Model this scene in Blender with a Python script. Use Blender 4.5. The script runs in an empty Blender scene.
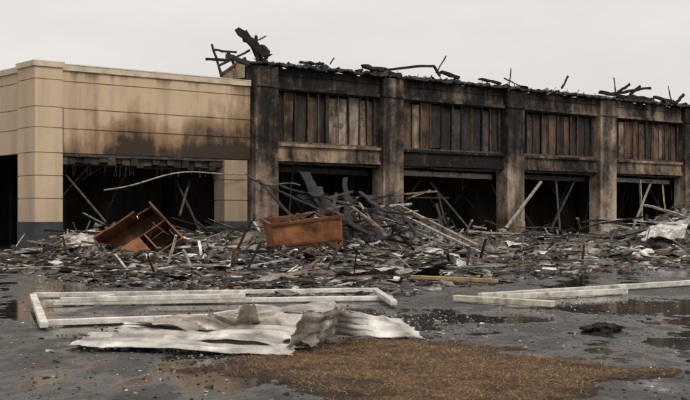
import bpy, math, random
import numpy as np
from mathutils import Vector, Matrix, Euler, noise as mn
random.seed(7); R=random.random; U=random.uniform
F=1176.0; CH=1.6; HZ=215.0
def W(px,Y,z=0.0): return Vector(((px-345)/F*Y,Y,z))
def G(px,py,z=0.0):
    Y=(CH-z)*F/(py-HZ); return Vector(((px-345)/F*Y,Y,z))
Ax,Ay=-13.39,50.8; ux,uy=0.7669,0.6418; ANG=math.atan2(uy,ux)
def loc(px,py,d=0.0):
    k=(px-345)/F
    s=(k*(Ay+ux*d)-Ax+uy*d)/(ux-uy*k)
    Y=Ay+uy*s+ux*d
    return Vector((s,d,CH+(HZ-py)*Y/F))
def facY(x):
    return Ay+(x-Ax)*uy/ux
def tint(c,a=.8,b=1.2):
    k=U(a,b); return tuple(v*k for v in c)
def tri(x): return abs((x%1.0)*2-1)*2-1
# ------------------------------------------------ node helpers
class NT:
    def __init__(s,name):
        s.m=bpy.data.materials.new(name); s.m.use_nodes=True; s.t=s.m.node_tree
        s.b=s.t.nodes['Principled BSDF']; s.co=s.t.nodes.new('ShaderNodeTexCoord').outputs['Object']
    def n(s,ty,**k):
        x=s.t.nodes.new(ty)
        for a,b in k.items(): setattr(x,a,b)
        return x
    def l(s,a,b): s.t.links.new(a,b)
    def noise(s,scale,detail=6,stretch=None,rough=0.6,off=0,dist=0):
        mp=s.n('ShaderNodeMapping'); s.l(s.co,mp.inputs[0])
        if stretch: mp.inputs['Scale'].default_value=stretch
        mp.inputs['Location'].default_value=(off,off*1.7,off*.6)
        x=s.n('ShaderNodeTexNoise'); s.l(mp.outputs[0],x.inputs['Vector'])
        x.inputs['Scale'].default_value=scale; x.inputs['Detail'].default_value=detail; x.inputs['Roughness'].default_value=rough
        x.inputs['Distortion'].default_value=dist
        return x.outputs['Fac']
    def val(s,sock,v):
        if hasattr(v,'is_output'): s.l(v,sock)
        else: sock.default_value=v
    def math(s,op,a,b=0.0,c=None):
        x=s.n('ShaderNodeMath',operation=op); s.val(x.inputs[0],a); s.val(x.inputs[1],b)
        if c is not None: s.val(x.inputs[2],c)
        return x.outputs[0]
    def mr(s,v,a,b,c=0.0,d=1.0):
        x=s.n('ShaderNodeMapRange'); x.interpolation_type='SMOOTHSTEP'
        s.l(v,x.inputs[0])
        for i,q in enumerate((a,b,c,d)): x.inputs[i+1].default_value=q
        return x.outputs[0]
    def ramp(s,f,st):
        x=s.n('ShaderNodeValToRGB'); s.l(f,x.inputs[0]); e=x.color_ramp.elements
        while len(e)<len(st): e.new(0.5)
        for i,(p,c) in enumerate(st):
            e[i].position=p; e[i].color=(*c,1)
        return x.outputs[0]
    def mix(s,f,a,b,mode='MIX'):
        x=s.n('ShaderNodeMix',data_type='RGBA',blend_type=mode)
        s.val(x.inputs[0],f)
        for i,v in ((6,a),(7,b)):
            if isinstance(v,tuple): x.inputs[i].default_value=(*v,1)
            else: s.l(v,x.inputs[i])
        return x.outputs[2]
    def xyz(s):
        x=s.n('ShaderNodeSeparateXYZ'); s.l(s.co,x.inputs[0]); return x.outputs
    def bump(s,h,st,d=0.02):
        x=s.n('ShaderNodeBump'); s.l(h,x.inputs['Height']); x.inputs['Strength'].default_value=st; x.inputs['Distance'].default_value=d
        s.l(x.outputs[0],s.b.inputs['Normal'])
    def out(s,c,rough=0.8,spec=0.3):
        if isinstance(c,tuple): s.b.inputs['Base Color'].default_value=(*c,1)
        else: s.l(c,s.b.inputs['Base Color'])
        s.val(s.b.inputs['Roughness'],rough); s.val(s.b.inputs['Specular IOR Level'],spec)
        return s.m
def m_attr(name,scale=3,lo=0.45,hi=1.35,stretch=None,rough=0.8,soot=0.0,spec=0.3,sootc=(.018,.015,.013)):
    t=NT(name); a=t.n('ShaderNodeAttribute'); a.attribute_name='Col'
    f=t.mr(t.noise(scale,7,stretch,0.7),.3,.7,lo,hi)
    c=t.mix(1.0,a.outputs['Color'],f,'MULTIPLY')
    if soot>0:
        g=t.mr(t.noise(scale*.5,6,None,.7,5),.62-soot*.25,.78-soot*.2)
        c=t.mix(t.math('MULTIPLY',g,.9),c,sootc)
    t.bump(t.noise(scale*5,5,stretch),.5,.02)
    return t.out(c,rough,spec)
def m_burn(name,bias=0.0,tan=(.30,.215,.15),off=0,zg=0.0,top=0.0):
    t=NT(name); z=t.xyz()[2]
    n1=t.noise(.42,8,None,.65,off,.3); n2=t.noise(1.0,6,(1.8,1.8,.14),.6,off+3); n3=t.noise(5,6,None,.7,off)
    f=t.math('ADD',t.math('MULTIPLY',n1,.55),t.math('MULTIPLY',n2,.35))
    f=t.math('ADD',f,t.math('MULTIPLY',n3,.10))
    f=t.math('MULTIPLY_ADD',f,2.1,-.56+bias)
    if zg: f=t.math('ADD',f,t.mr(z,6.0,2.2,0,zg))
    if top: f=t.math('SUBTRACT',f,t.mr(z,8.0,9.3,0,top))
    c=t.ramp(f,[(.36,(.013,.0115,.011)),(.46,(.028,.024,.021)),(.55,(.08,.060,.046)),(.66,(.18,.135,.10)),(.82,tan)])
    ash=t.mr(t.noise(2.2,8,(1,1,.5),.75,off+9),.55,.70)
    c=t.mix(t.math('MULTIPLY',ash,.38),c,(.24,.225,.21))
    t.bump(t.noise(7,7),.6,.03)
    return t.out(c,.88,.2)
def m_beige(name,base=(.56,.43,.29),sootmode=True):
    t=NT(name); x,y,z=t.xyz()
    n1=t.noise(.5,7,None,.65,2,.4); n2=t.noise(1.2,6,(1.4,1.4,.15),.6); n3=t.noise(9,6)
    c=t.mix(t.mr(n2,.4,.72),base,tuple(v*.78 for v in base))
    c=t.mix(t.mr(t.noise(2.5,8,None,.7,11),.5,.75,0,.5),c,tuple(v*.8 for v in base))
    if sootmode:
        a=t.mr(z,7.6,4.5); b=t.mr(x,.5,5.5)
        f=t.math('MULTIPLY',a,t.math('ADD',t.math('MULTIPLY',b,.95),.30))
        f=t.math('ADD',f,t.math('MULTIPLY',t.mr(x,7.5,11.6),.34))
        lo=t.math('MULTIPLY',t.mr(z,5.2,4.35),.4)
        f=t.math('ADD',f,lo)
        f=t.math('ADD',f,t.math('MULTIPLY',t.math('SUBTRACT',n1,.5),2.2))
        f=t.math('ADD',f,t.math('MULTIPLY',t.math('SUBTRACT',n2,.5),1.4))
        c=t.mix(t.mr(f,.2,.9,0,.8),c,(.21,.125,.065))
        c=t.mix(t.mr(f,.82,1.5,0,.93),c,(.028,.02,.016))
        c=t.mix(t.mr(t.math('ADD',t.mr(z,7.3,8.05),t.math('MULTIPLY',t.math('SUBTRACT',n2,.5),3.5)),.65,1.5,0,.75),c,(.16,.11,.075))
        for (bx,bz,r) in ((8.6,5.75,.7),(5.2,5.9,.45)):
            dx=t.math('MULTIPLY',t.math('SUBTRACT',x,bx),.8); dz=t.math('SUBTRACT',z,bz)
            d=t.math('SQRT',t.math('ADD',t.math('MULTIPLY',dx,dx),t.math('MULTIPLY',dz,dz)))
            d=t.math('ADD',d,t.math('MULTIPLY',t.math('SUBTRACT',n1,.5),2.0))
            c=t.mix(t.mr(d,r,0.0,0,.7),c,(.06,.036,.02))
    low=t.mr(z,3.4,1.0,0,.45)
    c=t.mix(t.math('MULTIPLY',low,n1),c,(.12,.09,.07))
    t.bump(n3,.25,.01)
    return t.out(c,.8,.25)
# ------------------------------------------------ mesh builder
class MB:
    def __init__(s): s.v=[]; s.f=[]; s.c=[]
    def quadbox(s,P,col):
        b=len(s.v); s.v+= [tuple(p) for p in P]
        for q in ((0,3,2,1),(4,5,6,7),(0,1,5,4),(1,2,6,5),(2,3,7,6),(3,0,4,7)):
            s.f.append(tuple(b+i for i in q)); s.c.append(col)
    def box(s,x0,x1,y0,y1,z0,z1,col=(1,1,1)):
        s.quadbox([(x0,y0,z0),(x1,y0,z0),(x1,y1,z0),(x0,y1,z0),(x0,y0,z1),(x1,y0,z1),(x1,y1,z1),(x0,y1,z1)],col)
    def rbox(s,c,size,rot,col,jit=0.0):
        P=[]
        for (a,b,d) in ((-1,-1,-1),(1,-1,-1),(1,1,-1),(-1,1,-1),(-1,-1,1),(1,-1,1),(1,1,1),(-1,1,1)):
            p=Vector((a*size[0]/2*(1+U(-jit,jit)),b*size[1]/2*(1+U(-jit,jit)),d*size[2]/2*(1+U(-jit,jit))))
            P.append(rot@p+Vector(c))
        s.quadbox(P,col)
    def beam(s,p0,p1,w,h,col,segs=1,jit=0.0,sag=0.0):
        p0=Vector(p0); p1=Vector(p1); d=(p1-p0)
        if d.length<1e-4: return
        dn=d.normalized(); up=Vector((0,0,1)) if abs(dn.z)<.95 else Vector((0,1,0))
        a=dn.cross(up).normalized(); b=a.cross(dn).normalized()
        base=len(s.v)
        for i in range(segs+1):
            t=i/segs; c=p0+d*t+Vector((0,0,-sag*4*t*(1-t)))+ (a*U(-1,1)+b*U(-1,1))*jit*w*.5*(0<i<segs)
            k=1-jit*R()*.8
            for (x,y) in ((-1,-1),(1,-1),(1,1),(-1,1)):
                s.v.append(tuple(c+a*x*w*.5*k*(1+U(-jit,jit)*.5)+b*y*h*.5*k*(1+U(-jit,jit)*.5)+dn*(U(-jit,jit)*w if i in(0,segs) else 0)))
        for i in range(segs):
            o=base+4*i
            for j in range(4):
                s.f.append((o+j,o+(j+1)%4,o+4+(j+1)%4,o+4+j)); s.c.append(col)
        s.f.append((base+3,base+2,base+1,base)); s.c.append(col)
        o=base+4*segs; s.f.append((o,o+1,o+2,o+3)); s.c.append(col)
    def tube(s,pts,r,col,n=8):
        base=len(s.v); pts=[Vector(p) for p in pts]
        for i,p in enumerate(pts):
            d=(pts[min(i+1,len(pts)-1)]-pts[max(i-1,0)]).normalized()
            up=Vector((0,0,1)) if abs(d.z)<.95 else Vector((0,1,0)); a=d.cross(up).normalized(); b=a.cross(d)
            for j in range(n):
                t=2*math.pi*j/n; s.v.append(tuple(p+a*math.cos(t)*r+b*math.sin(t)*r))
        for i in range(len(pts)-1):
            for j in range(n):
                s.f.append((base+i*n+j,base+i*n+(j+1)%n,base+(i+1)*n+(j+1)%n,base+(i+1)*n+j)); s.c.append(col)
        s.f.append(tuple(base+j for j in reversed(range(n)))); s.c.append(col)
        e=base+(len(pts)-1)*n; s.f.append(tuple(e+j for j in range(n))); s.c.append(col)
    def sheet(s,c4,nx,ny,amp,fs,col,seed=0,rag=0.0,col2=None,ribs=0,ribh=.02):
        c4=[Vector(c) for c in c4]; base=len(s.v); rs=random.Random(seed)
        nrm=(c4[1]-c4[0]).cross(c4[3]-c4[0]).normalized()
        if nrm.z<0: nrm=-nrm
        cre=[]
        for k in range(4):
            a=rs.uniform(0,3.14); cre.append((math.cos(a),math.sin(a),rs.uniform(.25,.8)*fs*.5,rs.random(),rs.uniform(.25,.6)))
        for j in range(ny+1):
            for i in range(nx+1):
                u=i/nx; v=j/ny
                if rag:
                    if j in(0,ny): v+= (U(-rag,rag)*.6+2*rag*mn.noise(Vector((u*9,seed,j))))
                    if i in(0,nx): u+= (U(-rag,rag)*.6)
                p=c4[0]*(1-u)*(1-v)+c4[1]*u*(1-v)+c4[2]*u*v+c4[3]*(1-u)*v
                h=0
                wq=mn.noise(p*1.1)*.35
                for (dx,dy,f,ph,wt) in cre: h+=tri((p.x*dx+p.y*dy)*f+ph+wq)*wt
                h+=.18*(1-abs(mn.noise(p*fs*1.8+Vector((seed,0,0))))*4)
                p=p+nrm*amp*h
                if ribs: p=p+nrm*ribh*max(-.3,tri(v*ribs+.15*u))
                s.v.append(tuple(p))
        for j in range(ny):
            for i in range(nx):
                a=base+j*(nx+1)+i; s.f.append((a,a+1,a+nx+2,a+nx+1))
                if col2:
                    t=mn.fractal(Vector((i/nx*3+seed,j/ny*3,seed)),1,2,4)*1.1+.35; t=min(1,max(0,t)); s.c.append(tuple(col[k]*(1-t)+col2[k]*t for k in range(3)))
                else: s.c.append(col)
    def build(s,name,mat,parent=None,smooth=False,bevel=0,solid=0):
        me=bpy.data.meshes.new(name); me.from_pydata(s.v,[],s.f)
        ca=me.color_attributes.new('Col','FLOAT_COLOR','CORNER')
        cnt=np.array([len(f) for f in s.f]); c=np.ones((len(s.f),4),dtype=np.float32); c[:,:3]=np.array(s.c,dtype=np.float32)[:,:3]
        ca.data.foreach_set('color',np.repeat(c,cnt,axis=0).ravel())
        if smooth: me.polygons.foreach_set('use_smooth',[True]*len(s.f))
        me.materials.append(mat); me.update()
        o=bpy.data.objects.new(name,me); bpy.context.scene.collection.objects.link(o)
        if parent: o.parent=parent
        if solid:
            m=o.modifiers.new('sol','SOLIDIFY'); m.thickness=solid
        if bevel:
            m=o.modifiers.new('bev','BEVEL'); m.width=bevel; m.segments=2; m.limit_method='ANGLE'
        return o
def empty(name,loc_=(0,0,0),rz=0):
    e=bpy.data.objects.new(name,None); e.location=loc_; e.rotation_euler=(0,0,rz)
    bpy.context.scene.collection.objects.link(e); return e
# ================================================= BUILDING
B=empty('burned_commercial_building',(Ax,Ay,0),ANG)
beige=m_beige('beige_stucco_sooted'); beigeP=m_beige('beige_stucco',(.58,.45,.31),False)
def flat(name,c,r=.8,sc=2,var=.35,bump=.3):
    t=NT(name); f=t.mr(t.noise(sc,8,None,.7),.3,.7,1-var,1+var); cc=t.mix(1.0,c,f,'MULTIPLY'); t.bump(t.noise(sc*6,5),bump,.01); return t.out(cc,r)
basem=flat('dark_painted_base',(.045,.047,.053),.7,1.2)
coping=flat('beige_coping',(.55,.46,.34),.6,1.5,.2); flash=flat('metal_flashing',(.62,.61,.58),.5,2,.25)
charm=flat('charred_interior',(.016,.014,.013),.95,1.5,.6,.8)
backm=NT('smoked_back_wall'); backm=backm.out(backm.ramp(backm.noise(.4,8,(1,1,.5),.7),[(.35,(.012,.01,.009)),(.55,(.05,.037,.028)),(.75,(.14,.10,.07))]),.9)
def banded(m,x0,x1,y0,y1,zs,g=.045,inset=.04):
    for i in range(len(zs)-1):
        m.box(x0,x1,y0,y1,zs[i]+(g if i else 0),zs[i+1])
        if i: m.box(x0+inset,x1-inset,y0+inset,y1-inset,zs[i]-.001,zs[i]+g+.001)
m=MB(); banded(m,0,1.3,0,1.75,[1.3,2.3,3.3,4.3,5.4,6.3,7.5,8.06]); m.build('corner_pilaster',beigeP,B)
m=MB(); m.box(-.02,1.32,-.02,1.77,-.1,1.3); m.box(9.98,11.37,.22,1.2,-.1,1.3); m.build('pilaster_base',basem,B,bevel=.01)
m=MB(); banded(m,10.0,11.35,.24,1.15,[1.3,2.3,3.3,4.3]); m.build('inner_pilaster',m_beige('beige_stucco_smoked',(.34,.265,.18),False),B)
m=MB()
for a,b in ((4.36,5.4),(5.45,6.3),(6.35,7.5),(7.55,8.0)): m.box(1.3,11.6,.35,.7,a,b)
m.box(1.3,11.6,.40,.66,4.4,7.95); m.build('upper_wall',beige,B)
m=MB(); m.box(-.07,1.37,-.07,1.82,8.06,8.32); m.box(1.37,11.62,.27,.78,8.0,8.26); m.build('coping',coping,B,bevel=.015)
m=MB(); m.box(2.2,10.4,1.0,1.15,8.0,8.42); m.box(1.37,11.6,.25,.8,8.26,8.29); m.build('roof_flashing',flash,B)
m=MB(); m.box(1.18,1.28,.05,.15,4.3,4.35)
m.tube([(1.42,.27,4.4),(1.42,.27,6.35)],.045,(.03,.03,.03)); m.build('drain_pipe',charm,B)
m=MB()
for a,b in ((4.36,5.4),(5.45,6.3),(6.35,7.5),(7.55,8.0)): m.box(.35,.7,1.75,24,a,b)
m.box(.40,.66,1.75,24,4.4,7.95)
for y in (8,15,22.5): m.box(.1,1.0,y,y+1.4,0,4.36)
m.build('side_wall',beigeP,B)
m=MB(); m.box(.27,.78,1.82,24,8.0,8.26); m.build('side_coping',coping,B)
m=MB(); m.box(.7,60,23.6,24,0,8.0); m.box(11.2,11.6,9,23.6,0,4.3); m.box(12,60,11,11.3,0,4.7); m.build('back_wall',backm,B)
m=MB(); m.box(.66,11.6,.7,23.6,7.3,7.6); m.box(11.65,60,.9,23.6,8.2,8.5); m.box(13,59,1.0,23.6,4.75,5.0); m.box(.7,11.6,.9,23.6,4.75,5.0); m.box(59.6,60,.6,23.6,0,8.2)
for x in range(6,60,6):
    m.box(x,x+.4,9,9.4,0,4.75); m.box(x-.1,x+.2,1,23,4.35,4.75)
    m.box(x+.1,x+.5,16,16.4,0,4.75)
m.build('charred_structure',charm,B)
m=MB()
for i in range(22):
    x=1.35+i*.395; m.rbox((x+.2,.72+U(-.1,.1),4.12+U(-.08,.04)),(.38,.5,.42+U(-.1,.15)),Euler((U(-.15,.1),U(-.03,.03),0)).to_matrix(),random.choice([(.03,.025,.02),(.045,.035,.027),(.07,.055,.045),(.02,.02,.02)]))
m.beam((1.3,.45,4.28),(10.1,.45,4.28),.16,.14,(.07,.06,.055),20,.2)
m.beam((1.3,1.2,3.95),(10.1,1.3,3.8),.1,.16,(.12,.1,.085),20,.3)
for i in range(40):
    x=U(1.5,10); m.beam((x,.6,4.0),(x+U(-.1,.1),.6+U(-.1,.1),4.0-U(.1,.7)),.03,.03,(.03,.027,.025),3,.3)
wreck=m_attr('charred_debris',4,.4,1.4,None,.85,.3)
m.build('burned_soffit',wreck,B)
cols=[(11.65,13.07),(20.15,21.63),(30.06,31.57),(38.9,40.56),(48.3,49.8),(57.8,59.3)]
def slab(m,x0,x1,y0,y1,z0,z1,nx,jt=.0,jb=.0):
    b=len(m.v); 
    for i in range(nx+1):
        x=x0+(x1-x0)*i/nx; a=U(-jb,jb)*(0 if i in(0,nx) else 1); t=U(-jt,jt*.3)
        for (y,z) in ((y0,z0+a),(y1,z0+a),(y1,z1+t),(y0,z1+t)): m.v.append((x,y,z))
    for i in range(nx):
        o=b+4*i
        for j in range(4): m.f.append((o+j,o+(j+1)%4,o+4+(j+1)%4,o+4+j)); m.c.append((1,1,1))
    m.f.append((b+3,b+2,b+1,b)); m.c.append((1,1,1)); o=b+4*nx; m.f.append((o,o+1,o+2,o+3)); m.c.append((1,1,1))
biasC=[0.02,.03,-.03,.07,.04,0]
for i,(a,b) in enumerate(cols):
    m=MB(); 
    m.box(a,b,-.05,.9,0,9.05); m.box(a+.0,b-.0,-.11,-.05,0,1.2); m.box(a-.05,b+.05,-.12,-.0501,8.0,8.12)
    m.build('column',m_burn('burned_column_%d'%i,biasC[i]-.03,(.40,.34,.28),i*7,.22,.14),B,bevel=.02)
biasT=[-.08,-.01,.02,.10,.04]; biasL=[.17,-.16,.0,.14,.07]
for i in range(5):
    x0=cols[i][1]; x1=cols[i+1][0]
    m=MB(); slab(m,x0,x1,.3,.75,8.06,9.1,24,.06,.0); m.box(x0,x1,.2,.299,8.0,8.16); m.box(x0,x1,.24,.299,8.72,8.8)
    m.build('parapet_band',m_burn('burned_parapet_%d'%i,biasT[i],(.30,.22,.15),i*5+2,0,.06),B)
    m=MB(); m.box(x0,x1,.3,.75,4.42,5.2); m.box(x0,x1,.16,.299,5.1,5.24); m.box(x0,x1,.22,.299,4.34,4.5)
    m.build('sill_band',m_burn('burned_sill_%d'%i,biasL[i],(.36,.26,.18),i*9+4),B)
m=MB()
m.beam((11.6,.25,9.17),(59.4,.25,9.17),.9,.10,(.05,.043,.04),260,.16)
for i in range(700):
    x=U(12,59); s=U(.06,.35)*(1 if R()<.9 else 2.2)
    m.rbox((x,U(.1,.9),9.22+U(0,.1)),(s,s*.5,U(.03,.14)),Euler((U(-.5,.5),U(-.5,.5),U(0,3))).to_matrix(),random.choice([(.02,.02,.02),(.035,.03,.028),(.07,.06,.055),(.2,.19,.18)]),.4)
for i in range(60):
    x=U(12,59); m.beam((x,U(.1,.8),9.15),(x+U(-.3,.3),U(.1,.8),9.3+R()*.35),.04,.03,(.03,.027,.025),3,.3)
m.build('charred_coping',wreck,B)
wood=m_attr('scorched_plywood',1.6,.3,1.3,(1.5,1.5,.35),.8,.6)
T=(.31,.23,.165);Tl=(.38,.31,.245);Br=(.145,.092,.062);Dk=(.04,.034,.03);K=(.018,.016,.015);Gy=(.075,.07,.065)
rows=[[Dk,Br,Dk,Br,Dk,T,Tl,Tl,T,Br],[Br,T,Br,Dk,Dk,Gy,Dk,Dk,Gy,Dk],[Dk,Br,Dk,Br,Br,Dk,Br,Dk,Dk,Dk],[Br,T,Br,Br,Br,Dk,Br,T,Br,Br],[T,Br,T,Br,Dk,Br,T,Br,Dk,Br]]
mf=MB(); mw=MB()
for i in range(5):
    x0=cols[i][1]; x1=cols[i+1][0]; n=len(rows[i])
    mf.box(x0,x1,.95,1.05,5.2,8.1,K)
    ws=[U(.75,1.25) for _ in rows[i]]; sc_=(x1-x0-.3)/sum(ws); xx=x0+.15
    for k,c in enumerate(rows[i]):
        w=ws[k]*sc_; x=xx+w/2; tz=U(-.02,.12); c=tint(c,.75,1.15)
        mw.rbox((x+U(-.03,.03),.66+U(-.05,.06),6.62-tz),(w-.02-R()*.06,.04,2.66-tz-R()*.25),Euler((U(-.015,.03),U(-.022,.022),U(-.04,.04))).to_matrix(),c,.014)
        bg=k in(0,n//2)
        mf.beam((xx,.52,5.24),(xx+U(-.02,.02),.52,8.02),.2 if bg else .05,.08,Dk if bg or R()<.6 else Br,8,.15)
        xx+=w
    mf.beam((xx,.52,5.24),(xx,.52,8.02),.2,.08,Dk,8,.15)
    mf.beam((x0,.5,5.3),(x1,.5,5.3),.1,.12,Gy if i%2 else Br,12,.15); mf.beam((x0,.5,7.98),(x1,.5,7.98),.1,.1,Dk,12,.15)
mw.build('window_boards',wood,B); mf.build('window_frames',wreck,B)
m=MB()
for i in range(5):
    x0=cols[i][1]; x1=cols[i+1][0]
    c=[Dk,(.42,.36,.3),Gy,(.4,.36,.32),Gy][i]
    m.beam((x0,1.3,4.0),(x1,1.3,3.9),.12,.3,c,14,.12)
    m.beam((x0,.5,4.28),(x1,.5,4.24),.25,.14,Dk,14,.3)
    for k in range(9):
        x=U(x0,x1); m.beam((x,U(.8,6),4.6),(x+U(-1.5,1.5),U(.8,7),U(1.8,3.9)),U(.04,.12),U(.04,.1),random.choice([K,Dk,Gy,Br,(.2,.17,.14)]),5,.3)
    for k in range(4):
        x=U(x0,x1); m.beam((x,U(2,6),4.6),(x+U(-3,3),U(2,7),0.2),U(.08,.16),U(.08,.16),random.choice([K,Dk,Gy,(.2,.17,.14)]),6,.3)
for k in range(12):
    x=U(1.5,10); m.beam((x,U(2,6),4.6),(x+U(-2,2),U(2,7),U(.3,3.4)),U(.04,.12),U(.04,.1),random.choice([K,Dk,Gy,(.15,.12,.1)]),5,.3)
def lb(p,q,w,c,seg=8,j=.15,h=None): m.beam(p,q,w,h or w,c,seg,j)
lb(loc(66,175,1.0),loc(106,222,-1),.07,(.12,.10,.085)); 
lb(loc(503,232,-2.2),loc(541,182,.3),.13,(.36,.32,.28),8,.12); lb(loc(548,236,-1.5),loc(575,180,1),.1,Dk)
lb(loc(630,235,-1),loc(652,180,1),.12,(.3,.27,.24)); lb(loc(640,180,.6),loc(642,225,.6),.14,(.35,.32,.28))
lb(loc(668,235,-1),loc(662,182,1),.12,(.3,.2,.13)); lb(loc(560,232,0),loc(556,180,1),.12,Gy)
lb(loc(180,215,-1),loc(190,180,2),.1,Gy); lb(loc(200,232,-1),loc(176,180,2),.1,Dk); lb(loc(470,230,1),loc(430,182,2),.12,Gy)
m.build('collapsed_beams',wreck,B)
m=MB(); pts=[]
for i in range(17):
    t=i/16; px=104+t*142; py=190-18*math.sin(t*math.pi*.62)*1.0+2*math.sin(t*9)
    pts.append(loc(px,py,.1-.6*math.sin(t*3)))
m.tube(pts,.035,(.30,.28,.255)); 
pts=[loc(246+t*54,174+16*t+5*math.sin(t*5),-.4) for t in [i/8 for i in range(9)]]; m.tube(pts,.04,(.12,.11,.10)); m.build('sagging_conduit',wreck,B)
m=MB(); prof=[(.9,9.2),(1.5,9.3),(1.9,9.0),(2.3,9.05),(2.9,8.75),(3.5,8.72),(4.2,8.35)]
for i in range(len(prof)-1):
    (a,za),(b,zb)=prof[i],prof[i+1]
    m.quadbox([(11.66,a,7.6),(11.96,a,7.6),(11.96,b,7.6),(11.66,b,7.6),(11.66,a,za),(11.96,a,za),(11.96,b,zb),(11.66,b,zb)],(1,1,1))
m.build('torn_gable_wall',flat('scorched_beige',(.42,.32,.21),.85,.9,.6),B)
m=MB()
def rb(a,b,w,h,c=K,d=.3,s=5,j=.35): m.beam(loc(*a,d),loc(*b,d+U(-.5,.5)),w,h,c,s,j)
rb((237,29),(268,57),.16,.4,s=8,j=.5); rb((244,36),(262,60),.4,.2,s=7,j=.5); rb((256,36),(258,62),.12,.16); rb((240,33),(256,44),.3,.1,Dk); rb((262,47),(270,56),.4,.3); rb((250,44),(266,36),.06,.06,Dk); rb((246,30),(252,42),.05,.08)
rb((225,56),(262,66),.3,.25,Dk,.8); rb((212,44),(222,78),.11,.11,Br,2.5); rb((214,50),(236,52),.14,.12,Dk,2.2); rb((206,59),(230,60),.12,.14,K,2.2); rb((228,52),(238,73),.1,.14,K,2); rb((222,74),(246,58),.14,.18,Br,1.6)
rb((218,66),(250,50),.1,.12,Dk,1.6)
rb((362,66),(385,70),.35,.2); rb((385,70),(420,66),.14,.14,K,.3,6,.1); rb((420,66),(434,66),.13,.13,K,.3,4,.1); rb((434,66),(440,76),.13,.13,K,.3,3,.1); rb((436,73),(446,56),.07,.07,Gy); rb((440,72),(458,78),.3,.2); rb((372,72),(400,74),.3,.2)
rb((504,78),(520,86),.07,.07); rb((509,90),(511,68),.05,.05,Dk); rb((562,88),(568,76),.1,.1); rb((616,96),(614,78),.07,.07,Dk); rb((612,94),(650,88),.22,.2,K,.3,7,.4); rb((625,98),(652,99),.5,.3,K); rb((618,92),(630,84),.12,.2); rb((630,95),(640,86),.1,.2); rb((672,103),(668,86),.07,.07); rb((676,103),(684,94),.2,.16); rb((655,97),(676,103),.3,.2)
rb((600,92),(624,97),.25,.2); rb((480,79),(500,84),.3,.14); rb((300,62),(322,64),.3,.14); rb((330,64),(334,58),.06,.06)
m.build('twisted_roof_wreckage',wreck,B)
# ================================================= DEBRIS FIELD
yf_x=[-200,0,60,100,200,300,400,500,600,690,900]; yf_y=[42,38,34,31,29,27.5,28.5,32,37,40,50]
heaps=[(75,42,.4,2.2,3),(140,43,.45,2.6,3),(215,46,.4,3,4),(300,47,.5,2.2,4),(372,49,1.25,1.9,4),(415,54,.85,2.6,4),(470,60,.2,4,4),(560,64,.2,5,5),(660,61,.5,3,4),(700,60,.95,3,4),(790,66,.9,5,5)]
HP=[(W(p,Y),h,a,b) for p,Y,h,a,b in heaps]
rs=random.Random(3)
for i in range(120):
    px=rs.uniform(40,760); Y=rs.uniform(36,60); HP.append((W(px,Y),rs.uniform(.08,.34),rs.uniform(.4,1.0),rs.uniform(.4,1.1)))
HA=np.array([(c.x,c.y,h,a,b) for c,h,a,b in HP])
def field(x,y):
    px=345+x/y*F; f=np.interp(px,yf_x,yf_y)+2.2*mn.noise(Vector((x*.35,y*.2,3)))
    back=facY(x)+6
    if px<75: back=min(back,45+max(0,px-45)*.3)
    a=min(1,max(0,(y-f)/7)); b=min(1,max(0,(back-y)/3))
    return a*b
def H(x,y):
    k=field(x,y)
    if k<=0: return -.06
    h=float(np.sum(HA[:,2]*np.exp(-((x-HA[:,0])/HA[:,3])**2-((y-HA[:,1])/HA[:,4])**2)))
    n=mn.fractal(Vector((x*.9,y*.9,1)),1,2,4); 
    return -.05+k*(.11+.17*max(0,n+.3))+min(1,k*1.3)*h*(1+.35*n)
ashm=NT('ash_and_char')
n0=ashm.noise(.35,6,None,.6,7); n1=ashm.noise(1.0,9,None,.75); n2=ashm.noise(7,8,(1,1,1),.75,4)
f=ashm.math('ADD',ashm.math('MULTIPLY',n1,.45),ashm.math('MULTIPLY',n2,.35)); f=ashm.math('ADD',f,ashm.math('MULTIPLY',n0,.2))
ashc=ashm.ramp(f,[(.40,(.018,.016,.015)),(.46,(.05,.043,.038)),(.51,(.13,.115,.10)),(.57,(.29,.265,.24)),(.67,(.55,.53,.5))])
ashm.bump(n2,.9,.08); ashm=ashm.out(ashc,.9,.2)
m=MB(); st=.25; idx={}
xs=np.arange(-30,46,st); ys=np.arange(27,100,st)
for i,x in enumerate(xs):
    for j,y in enumerate(ys):
        px=345+x/y*F
        if px<-200 or px>880 or y>facY(x)+5.5: continue
        xx=x+U(-.1,.1); yy=y+U(-.1,.1); h=H(xx,yy)
        if h<-.055: h=-.06
        idx[(i,j)]=len(m.v); m.v.append((xx,yy,h+(U(-.05,.07) if h>0 else 0)))
for (i,j),a in idx.items():
    q=[idx.get((i+1,j)),idx.get((i+1,j+1)),idx.get((i,j+1))]
    if None in q: continue
    if max(m.v[k][2] for k in [a]+q)<-.04: continue
    m.f.append((a,*q)); m.c.append((1,1,1))
D=empty('fire_debris_pile'); m.build('ash_mound',ashm,D)
pal=[((.018,.016,.015),26),((.045,.038,.033),18),((.11,.095,.082),15),((.21,.19,.17),14),((.37,.35,.32),11),((.58,.56,.53),6),((.13,.08,.05),9),((.27,.18,.11),5)]
pc=[c for c,w in pal]; pw=[w for c,w in pal]
def pick(): return tint(random.choices(pc,pw)[0],.7,1.3)
def sample(front=False):
    while True:
        px=U(-150,820); f=np.interp(px,yf_x,yf_y)
        b=W(px,1).x; fy=(Ay-Ax*uy/ux)/(1-b*uy/ux)
        t=R(); 
        Y=1/((1/(f-1.5))*(1-t)+(1/(fy+3))*t) if not front else f+U(-5,4)
        p=W(px,Y)
        k=field(p.x,p.y)
        if (px<70 and Y>46): continue
        if R()<.12+k*1.5 or (front and R()<.6): return p
m=MB()
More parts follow.
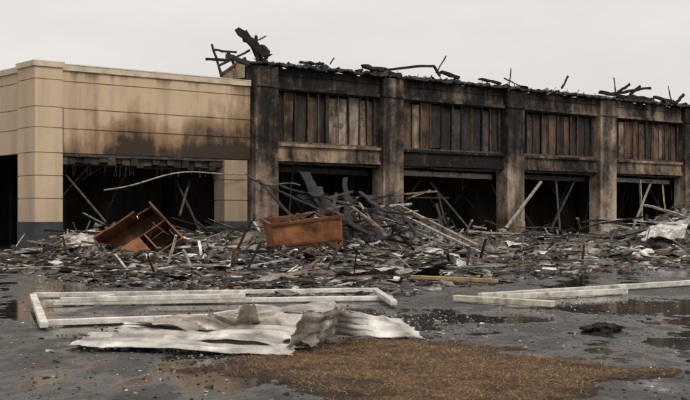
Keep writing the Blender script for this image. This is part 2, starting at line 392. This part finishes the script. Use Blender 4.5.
for i in range(24000):
    p=sample(i%7==0); h=max(0,H(p.x,p.y)); s=U(.04,.16) if R()<.87 else U(.16,.4)
    a=.2 if h<.15 else .7
    m.rbox((p.x,p.y,h+s*.06+.01),(s,s*U(.15,.7),s*U(.04,.25)),Euler((U(-a,a),U(-a,a),U(0,6.3))).to_matrix(),pick(),.45)
m.build('rubble_fragments',wreck,D)
m=MB()
for i in range(1700):
    p=sample(); h=max(0,H(p.x,p.y)); k=field(p.x,p.y)
    L=U(.4,1.5) if R()<.8 else U(1.4,3.4)
    if k<.4: L*=.6
    az=U(0,6.3); el=U(-.08,.14) if h<.5 else U(-.3,.4)
    if R()<.03: el=U(.5,1.1); L=U(.6,1.3)
    d=Vector((math.cos(az)*math.cos(el),math.sin(az)*math.cos(el),math.sin(el)))*L
    c=Vector((p.x,p.y,h+.04+abs(d.z)*.35)); w=U(.025,.11)
    m.beam(c-d/2,c+d/2,w,w*U(.3,.9),pick(),3,.25)
m.build('charred_planks',wreck,D)
m=MB()
for i in range(520):
    p=sample(); h=max(0,H(p.x,p.y)); L=U(.25,1.1); az=U(0,6.3); a=Vector((math.cos(az),math.sin(az),U(-.2,.3)))*L; b=Vector((-math.sin(az),math.cos(az),U(-.2,.3)))*L*U(.3,.8)
    o=Vector((p.x,p.y,h+.07))
    c=random.choice([(.46,.44,.41),(.3,.28,.25),(.12,.1,.09),(.02,.02,.02),(.025,.022,.02),(.2,.14,.09),(.56,.54,.51)])
    m.sheet([o-a/2-b/2,o+a/2-b/2,o+a/2+b/2,o-a/2+b/2],6,5,.10*L,3.5,c,i,.08)
m.build('torn_sheet_scraps',wreck,D)
m=MB()
def gp(px,Y,py): return W(px,Y,CH+(HZ-py)*Y/F)
def big(a,Ya,b,Yb,w,h,c,s=8,j=.2): m.beam(gp(a[0],Ya,a[1]),gp(b[0],Yb,b[1]),w,h,c,s,j)
for (x0,y0,x1,y1,w) in ((305,172,352,262,.55),(318,188,368,262,.5),(300,196,372,235,.35),(282,186,352,205,.3),(330,200,385,215,.35),(345,178,352,260,.3),(360,192,402,225,.25),(338,205,330,262,.45),(312,180,330,225,.3),(258,180,300,225,.18),(250,178,330,214,.14),(392,197,420,238,.2),(352,220,392,262,.3),(346,196,372,258,.4),(372,196,380,240,.35),(322,200,345,250,.4)):
    big((x0,y0),U(49,52),(x1,y1),U(41,43),w*.85,.06,random.choice([K,K,K,Dk,(.03,.027,.03)]),9,.45)
for k in range(120):
    px=random.gauss(365,35); Y=U(43,53); py=U(192,250)
    big((px,py),Y,(px+U(-50,50),py+U(-10,38)),Y-U(-2,3),U(.03,.13),U(.03,.1),random.choice([K,K,K,Dk,Gy,(.25,.22,.2),(.3,.22,.15),(.4,.37,.34)]),4,.25)
for k in range(34):
    px=random.gauss(655,28); Y=U(56,64); py=U(214,240)
    big((px,py),Y,(px+U(-45,45),py+U(-5,18)),Y-U(-2,3),U(.06,.22),U(.04,.12),random.choice([K,K,Dk,Gy,(.4,.37,.34),(.5,.47,.43)]),4,.25)
for k in range(34):
    px=U(430,620); Y=U(52,62); py=U(226,246)
    big((px,py),Y,(px+U(-55,55),py+U(-12,8)),Y-U(-2,3),U(.05,.15),U(.04,.1),random.choice([K,Dk,Gy,(.35,.3,.26),Br]),4,.25)
for k in range(26):
    px=U(190,290); Y=U(43,50); py=U(224,250)
    big((px,py),Y,(px+U(-40,40),py+U(-12,14)),Y-U(-2,3),U(.03,.12),U(.03,.1),random.choice([K,Dk,Gy,(.35,.3,.26),Br]),4,.25)
big((403,208),50,(478,246),45,.16,.12,(.3,.25,.2)); big((395,212),49,(500,262),40,.12,.1,(.36,.33,.3)); big((640,236),54,(672,226),56,.4,.12,(.55,.52,.48)); big((645,205),60,(690,218),58,.3,.1,(.25,.22,.2))
big((190,262),40,(262,255),43,.12,.1,(.3,.24,.18)); big((200,235),46,(240,262),41,.12,.1,Gy)
m.build('fallen_timbers',wreck,D)
m=MB()
m.sheet([gp(55,38,264),gp(102,37.5,266),gp(103,40.5,240),gp(64,41.5,231)],16,14,.13,2.0,(.56,.54,.5),3,.06,(.24,.21,.18))
m.sheet([gp(80,44,236),gp(120,43,240),gp(125,46,222),gp(95,46,225)],8,6,.14,1.3,(.14,.12,.1),5,.05)
m.sheet([gp(225,38,268),gp(310,37,272),gp(300,42,252),gp(235,42,250)],14,10,.16,1.6,(.3,.28,.25),9,.05,(.03,.03,.03))
m.sheet([gp(330,42,262),gp(392,42,264),gp(400,46,240),gp(345,46,236)],14,10,.22,1.6,(.025,.022,.022),12,.05,(.1,.1,.1))
m.sheet([gp(160,37,270),gp(215,37,274),gp(225,41,256),gp(165,41,254)],12,8,.12,1.6,(.5,.48,.45),15,.06,(.2,.18,.16))
m.sheet([gp(640,52,240),gp(684,52,236),gp(690,57,218),gp(655,57,222)],12,9,.2,1.4,(.55,.53,.5),19,.05,(.25,.22,.2))
m.build('buckled_panels',wreck,D,solid=.02)
cabm=m_attr('scorched_cabinet_wood',1.3,.45,1.3,(1,1,1),.75,.3,.25,(.035,.022,.016))
def cabinet(name,loc_,rot,w,d,h,col,shelf=1,skew=0,div=0):
    e=empty(name,loc_); e.rotation_euler=rot; t=.05
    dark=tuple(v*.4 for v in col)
    def part(n,x0,x1,y0,y1,z0,z1,c,N=8):
        q=MB(); dims=[x1-x0,y1-y0,z1-z0]; ax=dims.index(max(dims)); b=0
        lo=[x0,y0,z0]; hi=[x1,y1,z1]; o1,o2=[k for k in (0,1,2) if k!=ax]
        for k in range(N+1):
            for (a1,a2) in ((0,0),(1,0),(1,1),(0,1)):
                p=[0,0,0]; p[ax]=lo[ax]+(hi[ax]-lo[ax])*k/N; p[o1]=(lo[o1],hi[o1])[a1]; p[o2]=(lo[o2],hi[o2])[a2]
                if k in (0,N): p[ax]+=U(-.015,.015)
                q.v.append(tuple(p))
        for k in range(N):
            for j in range(4): q.f.append((k*4+j,k*4+(j+1)%4,k*4+4+(j+1)%4,k*4+4+j)); q.c.append(tint(c,.95,1.05))
        q.f.append((3,2,1,0)); q.c.append(c); q.f.append(tuple(N*4+j for j in range(4))); q.c.append(c)
        q.v=[(x+skew*z+.07*mn.noise(Vector((x*1.3,y*1.3,z*1.3))),y+.09*mn.noise(Vector((z*1.3,x*1.3,y*1.3+4))),z+.04*mn.noise(Vector((x*2,z*2,y*2)))) for x,y,z in q.v]; q.build(n,cabm,e)
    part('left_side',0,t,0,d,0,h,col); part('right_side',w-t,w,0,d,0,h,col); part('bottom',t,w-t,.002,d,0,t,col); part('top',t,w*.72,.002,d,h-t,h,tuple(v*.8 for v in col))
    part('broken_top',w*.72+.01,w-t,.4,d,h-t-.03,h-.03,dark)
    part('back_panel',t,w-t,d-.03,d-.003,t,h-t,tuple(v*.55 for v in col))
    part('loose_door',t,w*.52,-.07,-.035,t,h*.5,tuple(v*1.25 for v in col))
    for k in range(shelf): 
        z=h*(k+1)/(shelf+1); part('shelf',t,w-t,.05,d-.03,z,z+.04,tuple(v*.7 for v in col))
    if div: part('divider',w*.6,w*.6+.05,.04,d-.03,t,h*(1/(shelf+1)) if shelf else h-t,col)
    q=MB()
    for k in range(7):
        q.beam((U(.2,w),U(0,.3),U(0,h*.7)),(U(.2,w),U(0,.5),U(0,h*.7)),U(.03,.07),.03,random.choice([K,Dk,Gy]),4,.3)
    q.build('splinters',wreck,e)
    return e
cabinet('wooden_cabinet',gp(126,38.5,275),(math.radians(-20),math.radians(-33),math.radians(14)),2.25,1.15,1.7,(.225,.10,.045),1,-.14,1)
def open_bin(name,loc_,rz,col):
    e=empty(name,loc_,rz); e.rotation_euler=(math.radians(6),math.radians(-8),rz)
    w,d,h=2.3,1.5,1.7; q=MB(); t=.05; k=.09
    def wall(a,b):
        a=Vector(a);b=Vector(b); n=Vector((0,0,1)).cross(b-a).normalized(); N=12
        rows_=[0,h/3,2*h/3,h]
        g_=[]
        for off in (0,t):
            for r_,z in enumerate(rows_):
                for i in range(N+1):
                    u=i/N; p=a+(b-a)*u; dd=(.07*math.sin(u*9+z*3)+.06*mn.noise(Vector((u*5,z*2,a.x))))*math.sin(math.pi*u)
                    P=Vector((p.x*(1+k*z/h),p.y*(1+k*z/h),z))+n*(dd+off); g_.append(tuple(P))
        base=len(q.v); q.v+=g_; M=(N+1)*4
        for r_ in range(3):
            for i in range(N):
                o=base+r_*(N+1)+i
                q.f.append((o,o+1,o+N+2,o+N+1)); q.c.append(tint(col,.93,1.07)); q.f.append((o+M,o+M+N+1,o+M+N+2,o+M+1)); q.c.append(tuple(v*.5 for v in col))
    c=[(-w/2,-d/2),(w/2,-d/2),(w/2,d/2),(-w/2,d/2)]
    for i in range(4): wall((*c[i],0),(*c[(i+1)%4],0))
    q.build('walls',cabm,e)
    q=MB(); q.box(-w/2+.05,w/2-.05,-d/2+.05,d/2-.05,.02,.06,col); q.build('floor_panel',cabm,e)
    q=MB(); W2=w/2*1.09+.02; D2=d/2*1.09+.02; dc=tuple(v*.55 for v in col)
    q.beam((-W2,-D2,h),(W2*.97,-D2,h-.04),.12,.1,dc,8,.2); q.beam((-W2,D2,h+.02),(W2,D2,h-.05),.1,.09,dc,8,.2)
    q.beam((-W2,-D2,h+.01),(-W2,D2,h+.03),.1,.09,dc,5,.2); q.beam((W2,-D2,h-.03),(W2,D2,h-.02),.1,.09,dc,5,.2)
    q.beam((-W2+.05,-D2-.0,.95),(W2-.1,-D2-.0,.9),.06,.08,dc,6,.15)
    q.build('rim',cabm,e)
    q=MB()
    for i in range(90):
        q.rbox((U(-.9,.9),U(-.5,.5),U(.9,1.65)),(U(.1,.8),U(.04,.2),U(.02,.06)),Euler((U(-.5,.5),U(-.5,.5),U(0,6))).to_matrix(),pick(),.3)
    q.build('contents',wreck,e)
    return e
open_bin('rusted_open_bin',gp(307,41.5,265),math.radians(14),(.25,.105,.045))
m=MB()
for (px,Y,n,hh) in ((125,36.6,60,.4),(152,36.6,60,.4),(100,36.9,40,.4),(285,39.2,70,.5),(330,39.2,90,.6),(305,39.0,70,.4),(345,41,60,.7)):
    for k in range(n):
        p=W(px+random.gauss(0,13),Y+U(-1,1.2),U(.02,hh)); L=U(.08,.9); az=U(0,6.3); el=U(-.3,.4)
        d=Vector((math.cos(az)*math.cos(el),math.sin(az)*math.cos(el),math.sin(el)))*L; w=U(.03,.14)
        m.beam(p-d/2,p+d/2,w,w*.6,pick(),3,.3)
m.build('banked_rubble',wreck,D)
# ================================================= FOREGROUND
white=m_attr('weathered_white_paint',3.5,.55,1.1,None,.5,.35,.4,(.16,.13,.10))
def bar_obj(name,segs,col,w=.14,h=.11):
    e=empty(name)
    for i,(a,b) in enumerate(segs):
        q=MB(); a=Vector(a);b=Vector(b)
        q.beam(a,b,w,h,tint(col,.92,1.05),10,.04)
        o=q.build('bar_%d'%(i+1),white,e,bevel=.012)
    return e
z=.06
def g(px,py,zz=z): return G(px,py,zz)
bar_obj('fallen_window_frame',[(g(33,295),g(378,290)),(g(46,303),g(392,298)),(g(376,291,.14),g(394,303,.1)),(g(33,296,.16),g(44,325,.08)),(g(44,323),g(205,317)),(g(205,317,.08),g(248,311,.17)),(g(60,300,.14),g(245,296,.16)),(g(100,299,.05),g(112,296,.05)),(g(240,300,.05),g(243,292,.05))],(.68,.65,.59),.12,.09)
bar_obj('white_downpipe',[(g(480,296,.08),g(700,282,.08)),(g(505,297,.07),g(626,291,.07))],(.66,.63,.56),.13,.11)
bar_obj('white_trim_board',[(g(455,298,.08),g(553,304,.08))],(.64,.58,.46),.15,.11)
bar_obj('yellow_trim_board',[(g(412,277,.1),g(497,281,.1))],(.46,.32,.14),.13,.09)
sheetm=m_attr('dirty_sheet_metal',3,.5,1.15,None,.38,.38,.5,(.13,.10,.08))
def one(name,parts):
    e=empty(name)
    for n,args in parts:
        q=MB(); q.sheet(*args); q.build(n,sheetm,e,solid=.01)
    return e
WH=(.66,.63,.58); DG=(.28,.25,.22)
one('crumpled_metal_sheet',[
 ('flat_panel',([G(68,347,.05),G(290,354,.04),G(294,341,.12),G(90,334,.09)],90,30,.035,1.6,WH,1,.03,(.40,.36,.32),3,.022)),
 ('flat_panel_upper',([G(112,338,.09),G(300,345,.1),G(314,331,.2),G(126,326,.15)],80,24,.04,1.6,WH,2,.03,DG,3,.022)),
 ('brown_fold',([G(130,330,.14),G(292,335,.16),G(302,317,.24),G(186,320,.2)],50,20,.09,2.0,(.18,.11,.07),4,.05,(.42,.35,.28),2,.02)),
 ('raised_fold',([G(192,331,.14),G(318,349,.06),G(330,312,.38),G(242,311,.40)],56,34,.15,1.5,(.52,.46,.40),5,.04,(.10,.065,.045),4,.02)),
 ('right_panel',([G(290,352,.04),G(352,332,.05),G(338,308,.48),G(308,314,.5)],30,24,.06,1.5,WH,6,.03,DG,3,.02)),
 ('right_wing',([G(320,333,.10),G(424,338,.04),G(402,318,.20),G(330,308,.48)],50,30,.07,1.3,(.70,.68,.64),7,.03,DG,4,.022)),
 ('back_panel',([G(230,317,.26),G(338,316,.36),G(334,305,.42),G(240,307,.34)],36,14,.07,1.6,(.5,.46,.42),8,.04,(.14,.10,.08),2,.02)),
 ('torn_tip',([G(236,318,.3),G(262,320,.3),G(256,303,.55),G(244,302,.55)],10,10,.05,2.2,(.3,.22,.16),9,.08,(.5,.45,.4))),
])
import bmesh
def chunk(name,c,s,col,seed):
    bm=bmesh.new(); bmesh.ops.create_icosphere(bm,subdivisions=4,radius=1)
    for v in bm.verts:
        n=mn.fractal(v.co*2+Vector((seed,0,0)),1,2,4); r=1+.5*n
        v.co=Vector((v.co.x*s[0]*r,v.co.y*s[1]*r,max(-.02,v.co.z*s[2]*r*1.1)))
    me=bpy.data.meshes.new(name); bm.to_mesh(me); bm.free(); me.materials.append(charm)
    o=bpy.data.objects.new(name,me); o.location=c; bpy.context.scene.collection.objects.link(o)
    q=MB()
    for i in range(40):
        a=U(0,6.3); q.rbox((math.cos(a)*s[0]*U(.3,1.2),math.sin(a)*s[1]*U(.3,1.1),U(.01,s[2]*.8)),(U(.05,.2),U(.03,.08),U(.01,.04)),Euler((U(-.4,.4),U(-.3,.3),a)).to_matrix(),K,.4)
    q.build('shards',wreck,o)
chunk('charred_lump',G(601,332),(.27,.2,.10),K,3)
# dry straw patch
poly=[(185,368),(230,361),(285,350),(330,343),(400,339),(450,342),(510,350),(560,357),(620,365),(665,373),(660,379),(620,386),(570,396),(540,440),(360,440),(325,398),(290,386),(225,376)]
PG=[G(*p) for p in poly]
def pd(x,y):
    ins=False; md=1e9; n=len(PG)
    for i in range(n):
        a=PG[i]; b=PG[(i+1)%n]
        if (a.y>y)!=(b.y>y) and x<(b.x-a.x)*(y-a.y)/(b.y-a.y)+a.x: ins=not ins
        dx,dy=b.x-a.x,b.y-a.y; t=max(0,min(1,((x-a.x)*dx+(y-a.y)*dy)/(dx*dx+dy*dy))); md=min(md,math.hypot(x-a.x-t*dx,y-a.y-t*dy))
    return md if ins else -md
def pk(x,y): return pd(x,y)+.5*mn.fractal(Vector((x*1.3,y*1.3,7)),1,2,4)+.12*mn.fractal(Vector((x*7,y*7,2)),1,2,3)
S=empty('dry_straw_patch'); q=MB(); idx={}; st=.035
for i in range(int(8/st)):
    for j in range(int(7.6/st)):
        x=-2.6+i*st; y=8.0+j*st
        k=pk(x,y)
        if k<-.15: continue
        n=mn.fractal(Vector((x*4,y*4,0)),1,2,5)
        idx[(i,j)]=(len(q.v),k); q.v.append((x,y,max(-.01,min(.02,(k-.02)*.08)+(n*.02+U(-.004,.006))*min(1,max(0,k*3+.3)))))
for (i,j),(a,k) in idx.items():
    o=[idx.get((i+1,j)),idx.get((i+1,j+1)),idx.get((i,j+1))]
    if None in o: continue
    q.f.append((a,*[t[0] for t in o])); c=min(1,max(0,k*1.6)); e=U(.75,1.2); q.c.append(((.045+.13*c)*e,(.034+.068*c)*e,(.026+.028*c)*e))
t=NT('damp_straw_soil'); a=t.n('ShaderNodeAttribute'); a.attribute_name='Col'
c=t.mix(1.0,a.outputs['Color'],t.mr(t.noise(30,6,None,.85),.35,.65,.25,1.6),'MULTIPLY'); c=t.mix(t.mr(t.noise(1.6,8,None,.75,4),.46,.62,0,.8),c,(.032,.025,.019)); t.bump(t.noise(45,6,None,.8),1,.03); q.build('soil',t.out(c,.85,.2),S)
q=MB(); cnt=0
straws=[(.36,.225,.10),(.29,.17,.075),(.19,.105,.045),(.46,.33,.18),(.12,.07,.035),(.05,.033,.022)]
while cnt<42000:
    x=U(-2.4,4.6); y=U(9.2,15.4); k=pk(x,y)
    if R()>min(.95,max(.0,k*1.1+.12)): continue
    if mn.fractal(Vector((x*2.2,y*2.2,5)),1,2,3)<-.1 and R()<.85: continue
    cnt+=1
    L=U(.025,.11); a=U(0,6.3); z0=.008+R()*.02; dx=math.cos(a)*L; dy=math.sin(a)*L; w=U(.001,.0028); b=len(q.v)
    px_,py_=-math.sin(a)*w,math.cos(a)*w; dz=U(-.006,.03)
    q.v+= [(x-px_,y-py_,z0),(x+px_,y+py_,z0),(x+dx+px_*.3,y+dy+py_*.3,z0+dz),(x+dx-px_*.3,y+dy-py_*.3,z0+dz)]
    q.f.append((b,b+1,b+2,b+3)); q.c.append(random.choice(straws))
q.build('straw_blades',m_attr('straw',20,.7,1.2),S)
q=MB()
for i in range(8000):
    px=U(-60,760); py=252+150*R()**1.7; p=G(px,max(268,py)); 
    if i%2==0: c0=random.choice([(250,325),(400,320),(90,285),(250,285),(560,290),(330,330),(150,345),(480,320),(240,362),(390,322),(270,360),(600,310)]); p=G(random.gauss(c0[0],45),max(262,random.gauss(c0[1],9)))
    s=U(.008,.035)*(1 if R()<.95 else 2.4); q.rbox((p.x,p.y,s*.1),(s,s*U(.3,.9),s*U(.1,.35)),Euler((U(-.3,.3),U(-.3,.3),U(0,6))).to_matrix(),pick(),.4)
q.build('scattered_crumbs',wreck,D)
# ================================================= GROUND
t=NT('wet_asphalt'); x,y,zz=t.xyz()
big1=t.noise(.3,5,(1,.5,1),.6,0,.8); mid=t.noise(1.3,8,(1,.5,1),.7,3); fine=t.noise(60,4); f2=t.noise(9,7,None,.7)
wet=t.mr(t.math('ADD',t.math('MULTIPLY',big1,.55),t.math('MULTIPLY',mid,.45)),.455,.515)
c=t.ramp(t.math('ADD',t.math('MULTIPLY',f2,.5),t.math('MULTIPLY',mid,.5)),[(.38,(.03,.029,.028)),(.5,(.065,.062,.058)),(.62,(.13,.12,.11))])
c=t.mix(t.math('MULTIPLY',wet,.75),c,(.012,.012,.012))
c=t.mix(t.mr(t.noise(.6,8,None,.72,8),.50,.66,0,.7),c,(.085,.06,.043))
c=t.mix(t.mr(t.noise(28,5,None,.8,2),.64,.72,0,.6),c,(.22,.2,.18))
rough=t.math('ADD',t.math('MULTIPLY',wet,-.62),.66)
rough=t.math('ADD',rough,t.math('MULTIPLY',t.math('SUBTRACT',f2,.5),.15))
rough=t.math('MAXIMUM',rough,.03)
h=t.math('MULTIPLY',t.math('ADD',fine,t.math('MULTIPLY',f2,1.5)),t.math('SUBTRACT',1.02,wet)); t.bump(h,.6,.02)
gm=t.out(c,rough,t.math('ADD',t.math('MULTIPLY',wet,.3),.2))
q=MB(); N=40; S0=1500
for j in range(N+1):
    for i in range(N+1): q.v.append(((i/N-.5)*2*S0,(j/N-.5)*2*S0,0))
for j in range(N):
    for i in range(N): a=j*(N+1)+i; q.f.append((a,a+1,a+N+2,a+N+1)); q.c.append((1,1,1))
q.build('parking_lot_ground',gm)
# ================================================= LIGHT / WORLD
w=bpy.data.worlds.new('World'); bpy.context.scene.world=w; w.use_nodes=True; nt=w.node_tree; nt.nodes.clear()
o=nt.nodes.new('ShaderNodeOutputWorld'); add=nt.nodes.new('ShaderNodeAddShader'); b1=nt.nodes.new('ShaderNodeBackground'); b2=nt.nodes.new('ShaderNodeBackground')
sk=nt.nodes.new('ShaderNodeTexSky'); sk.sky_type='NISHITA'; sk.sun_disc=False; sk.sun_elevation=math.radians(48); sk.sun_rotation=math.radians(150); sk.dust_density=3
hs=nt.nodes.new('ShaderNodeHueSaturation'); hs.inputs['Saturation'].default_value=.15; nt.links.new(sk.outputs[0],hs.inputs['Color']); nt.links.new(hs.outputs[0],b1.inputs[0]); b1.inputs[1].default_value=.02
tc=nt.nodes.new('ShaderNodeTexCoord'); mp=nt.nodes.new('ShaderNodeMapping'); mp.inputs['Scale'].default_value=(1,1,3.5); nz=nt.nodes.new('ShaderNodeTexNoise'); nz.inputs['Scale'].default_value=2.2; nz.inputs['Detail'].default_value=5
nt.links.new(tc.outputs['Generated'],mp.inputs[0]); nt.links.new(mp.outputs[0],nz.inputs['Vector'])
rp=nt.nodes.new('ShaderNodeValToRGB'); rp.color_ramp.elements[0].position=.35; rp.color_ramp.elements[0].color=(.60,.58,.565,1); rp.color_ramp.elements[1].position=.65; rp.color_ramp.elements[1].color=(.76,.725,.69,1)
nt.links.new(nz.outputs['Fac'],rp.inputs[0])
sp=nt.nodes.new('ShaderNodeSeparateXYZ'); nt.links.new(tc.outputs['Generated'],sp.inputs[0])
mr=nt.nodes.new('ShaderNodeMapRange'); mr.inputs[1].default_value=.2; mr.inputs[2].default_value=1; mr.inputs[3].default_value=1; mr.inputs[4].default_value=1.5; nt.links.new(sp.outputs[2],mr.inputs[0])
nt.links.new(rp.outputs[0],b2.inputs[0]); nt.links.new(mr.outputs[0],b2.inputs[1])
nt.links.new(b1.outputs[0],add.inputs[0]); nt.links.new(b2.outputs[0],add.inputs[1]); nt.links.new(add.outputs[0],o.inputs[0])
L=bpy.data.lights.new('sun','SUN'); L.energy=1.5; L.angle=math.radians(14); L.color=(1,.92,.82); lo=bpy.data.objects.new('sun',L); bpy.context.scene.collection.objects.link(lo)
az=math.radians(150); el=math.radians(48)
dirv=Vector((math.sin(az)*math.cos(el),math.cos(az)*math.cos(el),math.sin(el)))
lo.rotation_euler=dirv.to_track_quat('Z','Y').to_euler(); lo.location=dirv*100
cd=bpy.data.cameras.new('camera'); cd.sensor_width=36; cd.lens=36*F/690; cd.shift_y=(HZ-200)/690; cd.clip_end=5000; cd.clip_start=.1
co=bpy.data.objects.new('camera',cd); co.location=(0,0,CH); co.rotation_euler=(math.radians(90),0,0); bpy.context.scene.collection.objects.link(co); bpy.context.scene.camera=co
sc=bpy.context.scene; sc.view_settings.view_transform='Standard'; sc.view_settings.look='None'; sc.view_settings.exposure=0
